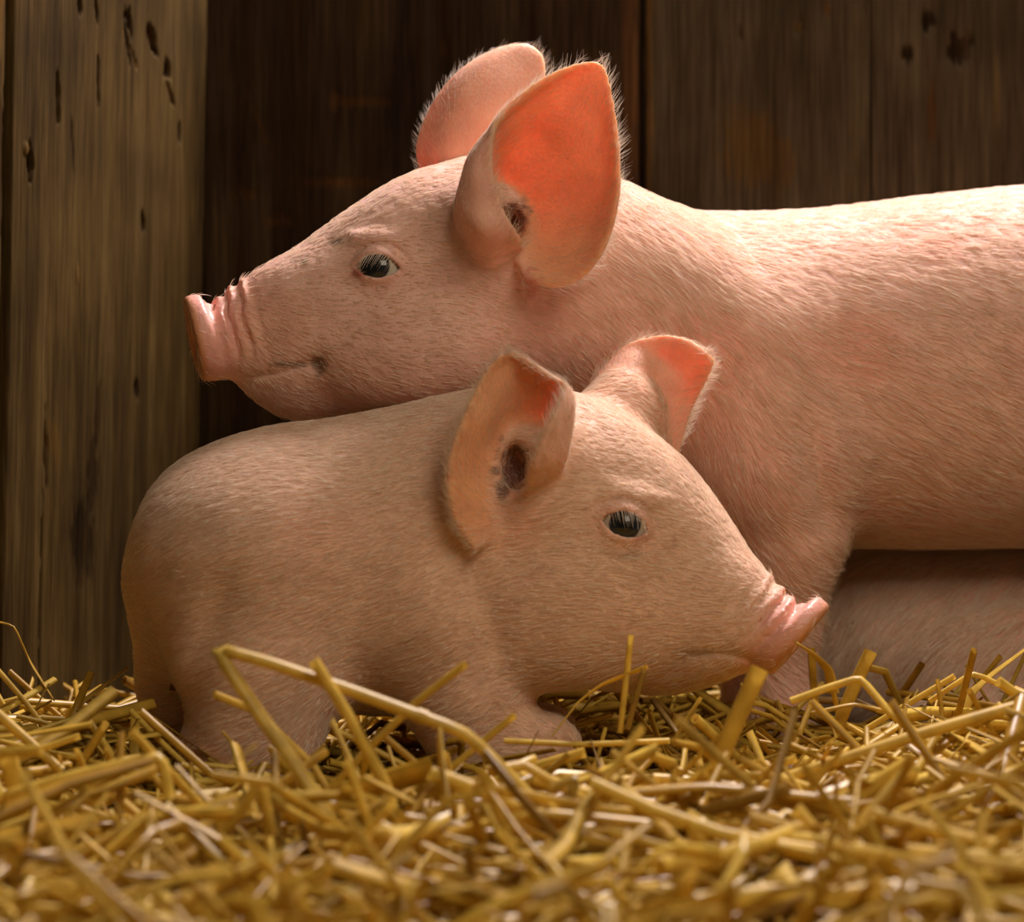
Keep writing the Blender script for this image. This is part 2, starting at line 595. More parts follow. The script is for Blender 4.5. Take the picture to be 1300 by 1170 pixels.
class Ear:
    """sheet through columns of control points [u][v] = (px, py, y), thickened"""
    def __init__(self, grid, t0, t1, nu=44, nv=36):
        g = np.array([[P(*q) for q in row] for row in grid])
        g = catmull(g, nu)
        g = np.swapaxes(catmull(np.swapaxes(g, 0, 1), nv), 0, 1)
        self.g = g
        V = g.reshape(-1, 3)
        F, th, self.fu, self.fv = [], [], [], []
        for i in range(nu - 1):
            for j in range(nv - 1):
                F.append((i * nv + j, i * nv + j + 1, (i + 1) * nv + j + 1, (i + 1) * nv + j))
                u = (i + .5) / (nu - 1); v = abs((j + .5) / (nv - 1) * 2 - 1)
                th.append((t0 + (t1 - t0) * u ** 0.7) * (1 - 0.25 * v ** 4))
                self.fu.append(u); self.fv.append((j + .5) / (nv - 1) * 2 - 1)
        self.th = np.array(th)
        self.bvh = BVHTree.FromPolygons([Vector(v) for v in V], F)
        self.lo, self.hi = V.min(0) - 0.016, V.max(0) + 0.016
        du = np.gradient(g, axis=0); dv = np.gradient(g, axis=1)
        cell = lambda x: ((x[:-1, :-1] + x[1:, :-1] + x[:-1, 1:] + x[1:, 1:]) / 4).reshape(-1, 3)
        nz = lambda x: x / (np.linalg.norm(x, axis=1, keepdims=True) + 1e-12)
        self.du, self.dv = nz(cell(du)), nz(cell(dv))
        self.fu, self.fv = np.array(self.fu), np.array(self.fv)
        nf = nz(np.cross(self.du, self.dv))
        mid = (self.fu > .4) & (np.abs(self.fv) < .5)
        self.nf = nf * (-1 if nf[mid, 1].mean() > 0 else 1)

    def query(self, p):
        d = np.full(len(p), 1.0)
        idx = np.full(len(p), -1)
        m = np.where(((p > self.lo) & (p < self.hi)).all(1))[0]
        fn = self.bvh.find_nearest
        for i in m:
            r = fn(p[i].tolist(), 0.03)
            if r[0] is not None:
                d[i] = r[3] - self.th[r[2]]
                idx[i] = r[2]
        return d, idx


class Eye:
    """eye at pixel (px, py) on the near side of a head; frame from the surface found by marching the head field"""
    def __init__(self, field, px, py, r, long_dir, half_w, half_h, out_bias=(0, -1, 0.1), inset=0.62):
        d = P(px, py, 1.0) - CAM
        d /= np.linalg.norm(d)
        p = CAM + d * 1.2
        for _ in range(120):
            s = field(p[None].astype(np.float32))[0]
            p = p + d * s * 0.7
            if abs(s) < 2e-4: break
        e = 3e-3
        g = np.array([field((p + np.eye(3)[k] * e)[None].astype(np.float32))[0] - field((p - np.eye(3)[k] * e)[None].astype(np.float32))[0] for k in range(3)])
        n = g / np.linalg.norm(g)
        n = n * 0.5 + np.array(out_bias) * 0.5
        self.n = n / np.linalg.norm(n)
        self.surf = p
        self.r = r
        self.c = p - self.n * r * inset
        e1 = np.array(long_dir, float)
        e1 -= self.n * (e1 @ self.n)
        self.e1 = e1 / np.linalg.norm(e1)
        self.e2 = np.cross(self.n, self.e1)
        if self.e2[2] < 0: self.e2 = -self.e2
        self.hw, self.hh = half_w, half_h

    def local(self, p):
        q = p - self.c
        return q @ self.e1, q @ self.e2, q @ self.n

    def apply(self, d, p):
        x, y, z = self.local(p)
        near = (np.abs(x) < .06) & (np.abs(y) < .06) & (np.abs(z) < .06)
        if not near.any(): return d
        x, y, z = x[near], y[near], z[near]
        dd = d[near]
        r = self.r
        # brow and lid swellings
        lid = np.sqrt(x * x + y * y + z * z) - (r + 0.0022)
        dd = smin(dd, lid, 0.007)
        brow = ellip(np.stack([x, y - 0.0190, z - 0.001], 1), 0, (0.019, 0.0042, 0.007))
        dd = smin(dd, brow, 0.008)
        # creases above and below the lids
        rho = np.sqrt((x / 1.25) ** 2 + (y - 0.0005) ** 2)
        cr = np.exp(-((rho - 0.0142) / 0.0011) ** 2) * sstep(0.001, 0.009, y)
        dd = dd + 0.0019 * cr
        cr2 = np.exp(-((rho - 0.0128) / 0.0012) ** 2) * sstep(0.002, -0.004, y)
        dd = dd + 0.0008 * cr2
        # almond opening
        R = (self.hw ** 2 + self.hh ** 2) / (2 * self.hh)
        off = R - self.hh
        am = np.maximum(np.sqrt(x * x + (y + off) ** 2) - R, np.sqrt(x * x + (y - off * 0.9) ** 2) - R * 0.97)
        am = np.maximum(am, -(z - 0.0 * r))
        dd = smax(dd, -am, 0.0012)
        # inside of the socket
        dd = np.maximum(dd, -(np.sqrt(x * x + y * y + z * z) - r * 0.97))
        d = d.copy()
        d[near] = dd
        return d


def surface_nets(f, lo, hi, h, ears):
    cs = 4
    n = np.ceil((hi - lo) / (h * cs)).astype(int) + 1
    ax = [lo[k] + np.arange(n[k]) * h * cs for k in range(3)]
    G = np.stack(np.meshgrid(*ax, indexing='ij'), -1).reshape(-1, 3)
    cd = f(G.astype(np.float32), True)
    cb = np.abs(cd).reshape(n) < h * cs * 1.5
    for e in ears:
        inside = ((G > e.lo - h * cs) & (G < e.hi + h * cs)).all(1).reshape(n)
        cb |= inside
    up = lambda a: a.repeat(cs, 0).repeat(cs, 1).repeat(cs, 2)
    band = up(cb)
    D = up(np.sign(cd).reshape(n).astype(np.float32))
    I = np.argwhere(band)
    # coarse sample (i) covers fine samples i*cs .. i*cs+cs-1, centred
    pts = lo + (I - (cs - 1) / 2.0) * h
    vals = np.empty(len(pts), np.float32)
    for s in range(0, len(pts), 400000):
        vals[s:s + 400000] = f(pts[s:s + 400000].astype(np.float32), False)
    D[band] = vals
    S = D < 0
    nx, ny, nz_ = D.shape
    c = [S[a:nx - 1 + a, b:ny - 1 + b, d:nz_ - 1 + d] for a in (0, 1) for b in (0, 1) for d in (0, 1)]
    tot = sum(x.astype(np.int8) for x in c)
    act = (tot > 0) & (tot < 8)
    C = np.argwhere(act)
    idx = np.full(act.shape, -1, np.int64)
    idx[act] = np.arange(len(C))
    acc = np.zeros((len(C), 3)); cnt = np.zeros(len(C))
    corners = [np.array((a, b, d)) for a in (0, 1) for b in (0, 1) for d in (0, 1)]
    for i in range(8):
        for j in range(i + 1, 8):
            if np.abs(corners[i] - corners[j]).sum() != 1: continue
            va = D[tuple((C + corners[i]).T)]; vb = D[tuple((C + corners[j]).T)]
            m = (va < 0) != (vb < 0)
            t = np.where(m, va / (va - vb + 1e-20), 0)
            acc += np.where(m[:, None], corners[i] + t[:, None] * (corners[j] - corners[i]), 0)
            cnt += m
    V = C + acc / cnt[:, None]
    V = lo + (V - (cs - 1) / 2.0) * h
    Q = []
    for k in range(3):
        sl0 = [slice(1, -1)] * 3; sl1 = [slice(1, -1)] * 3
        sl0[k] = slice(1, -2); sl1[k] = slice(2, -1)
        a = S[tuple(sl0)]; b = S[tuple(sl1)]
        E = np.argwhere(a != b) + 1
        flip = S[tuple(E.T)]
        o1 = np.zeros(3, int); o1[(k + 1) % 3] = 1
        o2 = np.zeros(3, int); o2[(k + 2) % 3] = 1
        q = np.stack([idx[tuple((E - o1 - o2).T)], idx[tuple((E - o2).T)], idx[tuple(E.T)], idx[tuple((E - o1).T)]], 1)
        q[~flip] = q[~flip][:, ::-1]
        Q.append(q)
    Q = np.vstack(Q)
    Q = Q[(Q >= 0).all(1)]
    # light smoothing
    for it in range(4):
        lam = 0.5 if it % 2 == 0 else -0.52
        s = np.zeros_like(V); cn = np.zeros(len(V))
        for a, b in ((0, 1), (1, 2), (2, 3), (3, 0)):
            for m_, n_ in ((a, b), (b, a)):
                for k in range(3):
                    s[:, k] += np.bincount(Q[:, m_], V[Q[:, n_], k], len(V))
                cn += np.bincount(Q[:, m_], minlength=len(V))
        V = V + lam * (s / np.maximum(cn, 1)[:, None] - V)
    return V, Q


def vnormals(V, Q):
    fn = np.cross(V[Q[:, 2]] - V[Q[:, 0]], V[Q[:, 3]] - V[Q[:, 1]])
    n = np.zeros_like(V)
    for j in range(4):
        for k in range(3):
            n[:, k] += np.bincount(Q[:, j], fn[:, k], len(V))
    return n / (np.linalg.norm(n, axis=1, keepdims=True) + 1e-20)


def strands(name, pts, rad_root, parent, mat):
    """pts (n, k, 3) -> hair curves"""
    n, k, _ = pts.shape
    hc = bpy.data.hair_curves.new(name)
    hc.add_curves([k] * n)
    hc.attributes['position'].data.foreach_set('vector', pts.astype(np.float32).ravel())
    if 'radius' not in hc.attributes:
        hc.attributes.new('radius', 'FLOAT', 'POINT')
    rr = np.repeat(np.asarray(rad_root, np.float32).reshape(-1, 1) * np.ones((n, 1), np.float32), k, 1) * np.linspace(1, 0.12, k, dtype=np.float32)
    hc.attributes['radius'].data.foreach_set('value', rr.ravel())
    hc.materials.append(mat)
    o = bpy.data.objects.new(name, hc)
    COL.objects.link(o)
    keep_parent(o, parent)
    return o


def nrm(v):
    return v / (np.linalg.norm(v, axis=-1, keepdims=True) + 1e-12)


def build_pig(spec):
    ch = spec['chain']
    ears = spec.get('ears', [])
    eyes = []
    plane_o, lat = spec['plane']                       # symmetry plane of the head: point and lateral axis to the far side

    def fold(p):
        s = (p - plane_o) @ lat
        return p - np.where(s > 0, 2 * s, 0)[:, None] * lat

    def base(p):
        p = p.astype(np.float32)
        d = ch(p)
        for rows, k in spec['limbs']:
            d = smin(d, capsules(p, rows), k)
        for c, r, axes, k in spec['lumps']:
            d = smin(d, ellip(p, c, r, axes), k)
        return d

    for e in spec.get('eyes', []):
        eyes.append(Eye(base, *e))
    sn = spec.get('snout')

    def field(p, coarse=False):
        if len(p) > 12000:
            return np.concatenate([field(p[i:i + 8000], coarse) for i in range(0, len(p), 8000)])
        d = base(p)
        for extra in spec.get('extra', []):
            d = extra(d, p)
        if sn is not None and np.abs(np.clip(sn[0], p.min(0), p.max(0)) - sn[0]).max() < .09:
            c, ax_f, up, lt, ru, rl, th = sn
            q = p - c
            x, y, z = q @ ax_f, q @ lt, q @ up
            # folds across the nose behind the disc
            s = -x
            rr = np.sqrt((y / rl) ** 2 + (z / ru) ** 2)
            m = sstep(0.004, 0.010, s) * sstep(0.040, 0.024, s) * sstep(1.9, 1.4, rr) * sstep(-0.95, -0.2, z / ru)
            wob = 0.0022 * vnoise(p.astype(float), 70, 5) + 0.0009 * vnoise(p.astype(float), 230, 6) + 0.10 * np.abs(y)
            wv = np.sin((s + wob) * 2 * math.pi / 0.0085)
            d = d + 0.0017 * m * (wv - 0.2 + 0.5 * np.sin((s + 1.7 * wob) * 2 * math.pi / 0.0047))
            # disc: a rounded plate with a raised rim and a shallow face
            rad = np.sqrt((y / rl) ** 2 + (z / ru) ** 2)
            rm = (ru + rl) / 2
            dx = np.abs(x) - th * 0.5
            dr = (rad - 1) * rm + 0.0028
            disc = np.minimum(np.maximum(dx + 0.0028, dr), 0) + np.sqrt(np.maximum(dx + 0.0028, 0) ** 2 + np.maximum(dr, 0) ** 2) - 0.0028
            d = smin(d, disc, 0.008)
            dish = ellip(np.stack([x - th * 0.5 - 0.0045, y, z], 1), 0, (0.0062, rl * .82, ru * .82))
            d = smax(d, -dish, 0.003)
            for sg in (-1, 1):
                nos = ellip(np.stack([x - th * 0.4, y - sg * rl * 0.42, z + ru * 0.12], 1), 0, (0.012, rl * 0.22, ru * 0.33))
                d = smax(d, -nos, 0.003)
        if eyes:
            pf = fold(p.astype(float))
            for e in eyes:
                d = e.apply(d, pf)
        if not coarse:
            for e, kk in zip(ears, spec.get('ear_k', [])):
                de, _ = e.query(p)
                d = smin(d, de, kk)
            for carve in spec.get('carves', []):
                d = carve(d, p)
        return d

    V, Q = surface_nets(field, spec['lo'], spec['hi'], spec['h'], ears)
    nv = len(V)
    nor = vnormals(V, Q)
    # ---- attributes
    earm = np.zeros(nv); einn = np.zeros(nv); edir = np.zeros((nv, 3)); eu = np.zeros(nv); ev = np.zeros(nv)
    for e in ears:
        d, idx = e.query(V)
        ok = (idx >= 0) & (d < 0.004)
        a = sstep(0.0035, 0.0008, d) * ok
        fi = np.clip(idx, 0, None)
        w = a * sstep(-0.06, 0.10, e.fu[fi])
        up_ = w > earm
        earm = np.where(up_, w, earm)
        dirn = nrm(e.du[fi] + 0.9 * e.dv[fi] * (np.sign(e.fv[fi]) * np.abs(e.fv[fi]) ** 1.5)[:, None])
        edir[up_] = dirn[up_]
        inn = sstep(-.2, .5, (nor * e.nf[fi]).sum(1)) if e is not spec.get('back_seen') else 0.35 + 0 * w
        einn[up_] = inn[up_]
        eu[up_] = e.fu[fi][up_]; ev[up_] = e.fv[fi][up_]
    snm = np.zeros(nv); rimm = np.zeros(nv)
    if sn is not None:
        c, ax_f, up, lt, ru, rl, th = sn
        q = V - c
        s = -(q @ ax_f)
        rr = np.sqrt((q @ lt / rl) ** 2 + (q @ up / ru) ** 2)
        snm = sstep(0.030, 0.012, s + 0.25 * np.maximum(0, -(q @ up))) * sstep(2.0, 1.5, rr)
        rimm = sstep(0.001, -0.004, s) * sstep(2.0, 1.5, rr)
    pf = fold(V)
    lidm = np.zeros(nv); eyed = np.full(nv, 1.0)
    for e in eyes:
        x, y, z = e.local(pf)
        rho = np.sqrt((x / 1.35) ** 2 + y ** 2)
        rho = np.where(np.abs(z) < .03, rho, 1)
        lidm = np.maximum(lidm, sstep(0.019, 0.009, rho))
        eyed = np.minimum(eyed, rho)
    base_c = np.array(spec.get('skin', (0.84, 0.51, 0.41)))
    tint = np.tile(base_c, (nv, 1))
    mixin = lambda t, c, w: t * (1 - w[:, None]) + np.array(c) * w[:, None]
    blotch = vnoise(V, 18, 3)
    tint = mixin(tint, base_c * np.array([1.03, .86, .82]), sstep(0.0, 0.8, blotch))
    tint = mixin(tint, (0.86, 0.48, 0.36), 0.8 * earm)
    tint = mixin(tint, (0.88, 0.44, 0.23), 0.95 * earm * einn)  # orange glow of backlit inner ears, partly put into the colour
    tint = mixin(tint, (0.80, 0.40, 0.31), 0.5 * lidm)
    tint = mixin(tint, (0.84, 0.42, 0.36), 0.75 * snm)
    tint = mixin(tint, (0.66, 0.30, 0.15), 0.9 * rimm)
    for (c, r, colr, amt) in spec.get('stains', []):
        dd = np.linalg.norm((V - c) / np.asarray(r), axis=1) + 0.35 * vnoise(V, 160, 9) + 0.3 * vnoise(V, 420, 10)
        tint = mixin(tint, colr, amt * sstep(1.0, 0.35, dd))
    root = empty(spec['name'], spec['base'])
    tag(root, spec['label'], 'piglet')
    body = fast_mesh('body', V, Q, SKIN)
    keep_parent(body, root)
    me = body.data
    if len(me.vertices) == nv:
        ca = me.color_attributes.new('tint', 'FLOAT_COLOR', 'POINT')
        ca.data.foreach_set('color', np.hstack([np.clip(tint, 0, 1), np.ones((nv, 1))]).astype(np.float32).ravel())
        cm = me.color_attributes.new('mask', 'FLOAT_COLOR', 'POINT')
        cm.data.foreach_set('color', np.stack([earm, np.maximum(snm, .5 * lidm * (eyed < .011)), rimm, np.ones(nv)], 1).astype(np.float32).ravel())
    # ---- eyes
    for e in eyes:
        for far in (False, True):
            c, n, e1, e2 = e.c.copy(), e.n.copy(), e.e1.copy(), e.e2.copy()
            if far:
                refl = lambda v: v - 2 * (v @ lat) * lat
                c = c - 2 * ((c - plane_o) @ lat) * lat
                n, e1, e2 = refl(n), refl(e1), refl(e2)
            bmx = bmesh.new()
            bmesh.ops.create_uvsphere(bmx, u_segments=40, v_segments=28, radius=e.r)
            for v in bmx.verts:                         # cornea bulge
                k = max(0, v.co.z / e.r - 0.80) / 0.20
                v.co.z += 0.04 * e.r * k
            mesh = bpy.data.meshes.new('eyeball')
            bmx.to_mesh(mesh); bmx.free()
            mesh.polygons.foreach_set('use_smooth', [True] * len(mesh.polygons))
            mesh.materials.append(EYE)
            o = bpy.data.objects.new('eyeball', mesh)
            COL.objects.link(o)
            gaze = nrm(n + np.array(spec.get('gaze', (0, 0, 0))) * (1 if not far else 0.2))
            o.location = c
            o.rotation_euler = Vector(gaze).to_track_quat('Z', 'Y').to_euler()
            keep_parent(o, root)
            o['label'] = 'dark glossy eye'
            # lashes on the upper lid
            k = 22
            xs = np.linspace(-0.72, 0.80, k) * e.hw + rng.normal(0, .0004, k)
            L = []
            for x in xs:
                R = (e.hw ** 2 + e.hh ** 2) / (2 * e.hh)
                yy = math.sqrt(max(R * R - x * x, 0)) - (R - e.hh)
                zz = math.sqrt(max((e.r + .0012) ** 2 - x * x - yy * yy, 1e-8))
                ln = 0.0100 * (1 + .25 * rng.normal())
                fan = spec.get('lash_fan', 0.0)
                st = []
                for t in np.linspace(0, 1, 5):
                    st.append((x + fan * ln * t + 0.0002 * rng.normal() * t, yy + 0.0008 - ln * 0.95 * t + 0.001 * t * t, zz + 0.0045 * t * (1.3 - t) + .0005))
                L.append(c + np.array(st) @ np.stack([e1, e2, n]))
            lash = strands('eyelash', np.array(L), 0.00017, root, FUR)
            lash['label'] = 'pale eyelashes over the eye'
            lash['kind'] = 'stuff'
    # ---- coat of short hair
    nh = spec['hairs']
    q0, q1, q2, q3 = (V[Q[:, j]] for j in range(4))
    ar = np.linalg.norm(np.cross(q2 - q0, q3 - q1), axis=1)
    dens = ar * (1 - 0.93 * sstep(.2, .8, snm[Q[:, 0]])) * (eyed[Q[:, 0]] > .0085) * (1 + 0.2 * earm[Q[:, 0]])
    for z0 in (spec.get('hair_zmin', 0.0),):
        dens = dens * (q0[:, 2] > z0)
    dens = dens / dens.sum()
    f = rng.choice(len(Q), nh, p=dens)
    a, b = rng.random(nh)[:, None], rng.random(nh)[:, None]
    root_p = (q0[f] * (1 - a) + q1[f] * a) * (1 - b) + (q3[f] * (1 - a) + q2[f] * a) * b
    vi = Q[f, 0]
    n = nor[vi]
    # flow: backwards along the animal and a little down
    flow = spec['flow'](root_p, n)
    em = earm[vi][:, None]
    flow = nrm(flow) * (1 - em) + edir[vi] * em
    flow = flow + 0.14 * np.stack([vnoise(root_p, 60, 21), vnoise(root_p, 60, 22), vnoise(root_p, 60, 23)], 1) + (0.09 + 0.12 * sstep(.007, .011, spec['hair_len'](root_p)))[:, None] * np.stack([vnoise(root_p, 210, 31), vnoise(root_p, 210, 32), vnoise(root_p, 210, 33)], 1) + rng.normal(0, .07, (nh, 3))
    flow = nrm(flow - n * (flow * n).sum(1, keepdims=True))
    ln = spec['hair_len'](root_p) * (0.65 + 0.7 * rng.random(nh))
    rim = earm[vi] * (sstep(.72, .95, np.abs(ev[vi])) + sstep(.88, .98, eu[vi]))
    ln = np.where(earm[vi] > .3, 0.0050 + 0.0055 * np.clip(rim, 0, 1), ln) * (1 - .55 * lidm[vi])
    lift = 0.13 + 0.14 * rng.random(nh) + 0.12 * np.clip(rim, 0, 1) + 0.25 * lidm[vi]
    lift = lift[:, None]
    K = 4
    pts = np.empty((nh, K, 3))
    for i, t in enumerate(np.linspace(0, 1, K)):
        s = (ln * t)[:, None]
        pts[:, i] = root_p + flow * s + n * (lift * s * (1.15 - 0.75 * t)) + np.array([0, 0, -1.0]) * (0.05 * s * t)
    pts[:, 0] -= n * 0.0004
    coat = strands('coat', pts, spec.get('hair_r', 0.00019) * (0.6 + 0.8 * rng.random(nh)) * (1 - .55 * earm[vi]), root, FUR)
    coat['kind'] = 'stuff'
    coat['label'] = 'short pale blond hair lying over the skin'
    return root, V, nor, eyes


# flow of the hair ------------------------------------------------
def make_flow(chain, down, head_cut):
    c = chain.c
    tg = nrm(np.gradient(c, axis=0))                    # from nose to tail
    def flow(p, n):
        out = np.zeros_like(p)
        for s in range(0, len(p), 20000):
            d = ((p[s:s + 20000, None] - c[None]) ** 2).sum(2)
            k = d.argmin(1)
            out[s:s + 20000] = tg[k]
            hd = (k < head_cut)[:, None]
            out[s:s + 20000] += np.where(hd, np.array([0, 0, -0.35]), np.array([0, 0, -down]))
        return out
    return flow


# ================================================================== piglet resting its chin (behind)
H1Y = -0.045
c1 = Chain([
    (260, 392, 279, 478, H1Y - .024, .0235), (291, 374, 305, 486, H1Y - .019, .025), (330, 349, 334, 512, H1Y - .014, .030),
    (370, 322, 366, 530, H1Y - .010, .037), (410, 292, 415, 535, H1Y - .005, .044), (452, 262, 478, 532, H1Y, .052),
    (510, 226, 545, 518, H1Y + .004, .059), (560, 208, 608, 510, H1Y + .010, .064), (615, 198, 680, 515, H1Y + .022, .067),
    (690, 212, 760, 545, .012, .074), (765, 246, 830, 600, .055, .086), (835, 267, 890, 660, .090, .097),
    (930, 271, 965, 690, .112, .104), (1050, 265, 1060, 692, .122, .107), (1180, 250, 1180, 694, .126, .110),
    (1300, 238, 1300, 692, .128, .112), (1420, 236, 1420, 690, .128, .112), (1540, 240, 1540, 684, .128, .110), (1630, 272, 1620, 650, .128, .096), (1690, 340, 1680, 560, .128, .062)], 150)
ax1 = nrm(np.array([-0.955, -0.20, -0.225])); up1 = np.array([-0.225, 0, 0.955])
up1 = nrm(up1 - ax1 * (up1 @ ax1)); lt1 = np.cross(ax1, up1)
sc1 = P(255, 428, H1Y - .026)
plane1 = (P(450, 380, H1Y), nrm(np.array([-0.20, 0.98, 0])))
h1n = H1Y - .06

ear1_near = Ear([
    #  front rim          fold               outer fold          deep back          back               rear rim
    [(660, 312, h1n + .006), (622, 330, h1n + .000), (588, 296, h1n + .010), (625, 285, h1n + .030), (655, 322, h1n + .012), (668, 352, h1n - .004)],
    [(655, 300, h1n - .020), (608, 292, h1n - .022), (582, 262, h1n - .002), (622, 255, h1n + .028), (680, 318, h1n + .012), (706, 361, h1n - .010)],
    [(634, 264, h1n - .024), (602, 250, h1n - .022), (590, 232, h1n - .006), (636, 235, h1n + .026), (712, 300, h1n + .008), (742, 346, h1n - .014)],
    [(622, 212, h1n - .022), (603, 204, h1n - .018), (604, 196, h1n - .004), (650, 208, h1n + .020), (738, 270, h1n + .004), (769, 306, h1n - .016)],
    [(628, 158, h1n - .018), (628, 160, h1n - .012), (636, 162, h1n - .002), (680, 175, h1n + .012), (756, 225, h1n - .002), (784, 248, h1n - .016)],
    [(661, 122, h1n - .013), (666, 124, h1n - .009), (674, 128, h1n - .002), (706, 144, h1n + .004), (760, 178, h1n - .004), (784, 190, h1n - .014)],
    [(697, 97, h1n - .009), (702, 99, h1n - .007), (709, 103, h1n - .003), (730, 114, h1n + .000), (758, 134, h1n - .004), (778, 138, h1n - .010)],
    [(732, 83, h1n - .006), (735, 84, h1n - .005), (739, 86, h1n - .004), (747, 92, h1n - .003), (758, 102, h1n - .004), (770, 98, h1n - .006)],
    [(750, 80, h1n - .005), (752, 80, h1n - .005), (754, 81, h1n - .005), (757, 82, h1n - .004), (760, 83, h1n - .004), (764, 84, h1n - .005)],
], .0032, .0016)
f1 = H1Y + .055
ear1_far = Ear([
    [(545, 235, f1 - .010), (575, 230, f1 - .022), (615, 215, f1 - .018), (650, 230, f1 - .006)],
    [(532, 196, f1 - .004), (570, 190, f1 - .022), (620, 180, f1 - .018), (665, 190, f1)],
    [(538, 162, f1), (580, 152, f1 - .018), (630, 148, f1 - .014), (678, 160, f1 + .006)],
    [(558, 122, f1 + .004), (595, 112, f1 - .010), (640, 112, f1 - .008), (686, 128, f1 + .008)],
    [(588, 88, f1 + .008), (615, 82, f1 - .002), (650, 82, f1), (690, 96, f1 + .010)],
    [(625, 66, f1 + .010), (640, 63, f1 + .006), (660, 63, f1 + .006), (688, 74, f1 + .012)],
    [(652, 59, f1 + .012), (660, 58, f1 + .010), (668, 58, f1 + .010), (680, 63, f1 + .012)],
], .0032, .0016)


def off_px(p, px0, px1):
    x0, x1 = P(px0, 0, -.1)[0], P(px1, 0, -.1)[0]
    return p[:, 0].max() < x0 or p[:, 0].min() > x1


def mouth1(d, p):
    if off_px(p, 260, 450): return d
    q = p.astype(float)
    s = (q - plane1[0]) @ plane1[1]
    # mouth line from the nose to the corner
    a, b = P(300, 478, -.07), P(402, 455, -.085)
    ab = (b - a)[[0, 2]]
    pq = q[:, [0, 2]] - a[[0, 2]]
    t = np.clip(pq @ ab / (ab @ ab), 0, 1)
    e = np.linalg.norm(pq - t[:, None] * ab + np.stack([t * 0, 0.003 * np.sin(t * 3.1)], 1), axis=1)
    d = d + 0.0022 * np.exp(-(e / 0.0020) ** 2) * sstep(0, .15, t)
    c = np.linalg.norm(pq - (P(404, 462, -.085) - a)[[0, 2]], axis=1)
    d = d + 0.0035 * np.exp(-(c / 0.0055) ** 2)
    return d


def shoulder1(d, p):
    if off_px(p, 960, 1150): return d
    q = p.astype(float)
    # crease behind the elbow
    a, b = P(1016, 500, .0), P(1056, 700, .01)
    ab = (b - a)[[0, 2]]
    pq = q[:, [0, 2]] - a[[0, 2]]
    t = np.clip(pq @ ab / (ab @ ab), 0, 1)
    e = np.linalg.norm(pq - t[:, None] * ab, axis=1)
    near = sstep(.10, .06, q[:, 1])
    return d + 0.008 * np.exp(-(e / 0.011) ** 2) * np.sin(np.clip(t, .02, .98) * math.pi) ** 1.3 * near


spec1 = dict(
    name='piglet', base=tuple(P(1000, 960, .1) * np.array([1, 1, 0])),
    label='larger pink piglet standing behind, chin resting on the back of the other piglet',
    chain=c1, plane=plane1, snout=(sc1, ax1, up1, lt1, .0262, .0255, .0105),
    limbs=[([(930, 470, .060, .062), (985, 590, .048, .052), (1000, 680, .050, .036), (990, 790, .055, .026), (992, 900, .055, .021), (988, 935, .055, .020)], .03),
           ([(930, 520, .165, .055), (960, 690, .185, .036), (955, 800, .19, .025), (955, 920, .19, .020)], .03),
           ([(1610, 480, .060, .075), (1630, 640, .055, .05), (1665, 760, .06, .028), (1645, 940, .06, .021)], .03),
           ([(1610, 480, .19, .075), (1640, 640, .19, .05), (1670, 760, .19, .028), (1650, 930, .19, .021)], .03)],
    lumps=[(P(520, 445, H1Y - .038), (.050, .022, .032), None, .02),      # cheek
           (P(520, 445, H1Y + .046), (.050, .022, .032), None, .02),
           (P(612, 300, H1Y - .034), (.026, .020, .030), None, .02),      # ear bases
           (P(615, 270, H1Y + .050), (.028, .024, .030), None, .02),
           (P(400, 400, H1Y - .018), (.045, .024, .030), None, .02)],
    eyes=[(480, 339, .0145, (1, 0, -.10), .0135, .0066)],
    ears=[ear1_near, ear1_far], back_seen=ear1_far, ear_k=[.006, .008],
    extra=[mouth1, shoulder1],
    carves=[lambda d, p: smax(d, -ellip(p, P(648, 284, h1n + .010), (.0085, .020, .012)), .006)],
    lo=np.array([-.235, -.155, -.004]), hi=np.array([.625, .255, .49]), h=.0017,
    hairs=130000, hair_zmin=.02, gaze=(-.13, 0, 0), lash_fan=-.35,
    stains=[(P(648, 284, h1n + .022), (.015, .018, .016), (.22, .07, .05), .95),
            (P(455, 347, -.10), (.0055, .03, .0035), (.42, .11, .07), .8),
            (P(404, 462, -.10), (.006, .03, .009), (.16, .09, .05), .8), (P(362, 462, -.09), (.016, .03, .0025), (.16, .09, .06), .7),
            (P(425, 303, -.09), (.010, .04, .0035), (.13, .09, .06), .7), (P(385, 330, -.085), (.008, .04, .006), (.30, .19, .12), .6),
            (P(672, 365, -.10), (.010, .03, .012), (.62, .20, .15), .6), (P(370, 400, -.09), (.030, .03, .022), (.72, .36, .24), .4)],
    flow=make_flow(c1, .42, 62),
    hair_len=lambda p: 0.0065 + 0.0055 * sstep(-.02, .10, p[:, 0]))
pig1, V1, n1, ey1 = build_pig(spec1)

# ================================================================== piglet crouching in front
H2Y = -0.130
c2 = Chain([
    (1012, 766, 966, 842, H2Y - .026, .0235), (982, 742, 926, 856, H2Y - .020, .026), (952, 703, 884, 872, H2Y - .014, .031),
    (924, 660, 838, 880, H2Y - .008, .038), (894, 616, 778, 876, H2Y - .002, .046), (858, 574, 715, 868, H2Y + .003, .054),
    (800, 530, 655, 866, H2Y + .008, .061), (735, 500, 605, 870, H2Y + .014, .067), (665, 490, 560, 890, H2Y + .018, .074),
    (598, 499, 512, 900, H2Y + .020, .080), (525, 515, 468, 905, H2Y + .022, .084), (440, 530, 418, 892, H2Y + .026, .087),
    (350, 541, 362, 888, H2Y + .032, .086), (272, 566, 306, 872, H2Y + .038, .080), (228, 602, 258, 842, H2Y + .042, .066), (200, 660, 222, 782, H2Y + .044, .044)], 120)
ax2 = nrm(np.array([0.74, -0.16, -0.65])); up2 = np.array([0.66, 0, 0.75])
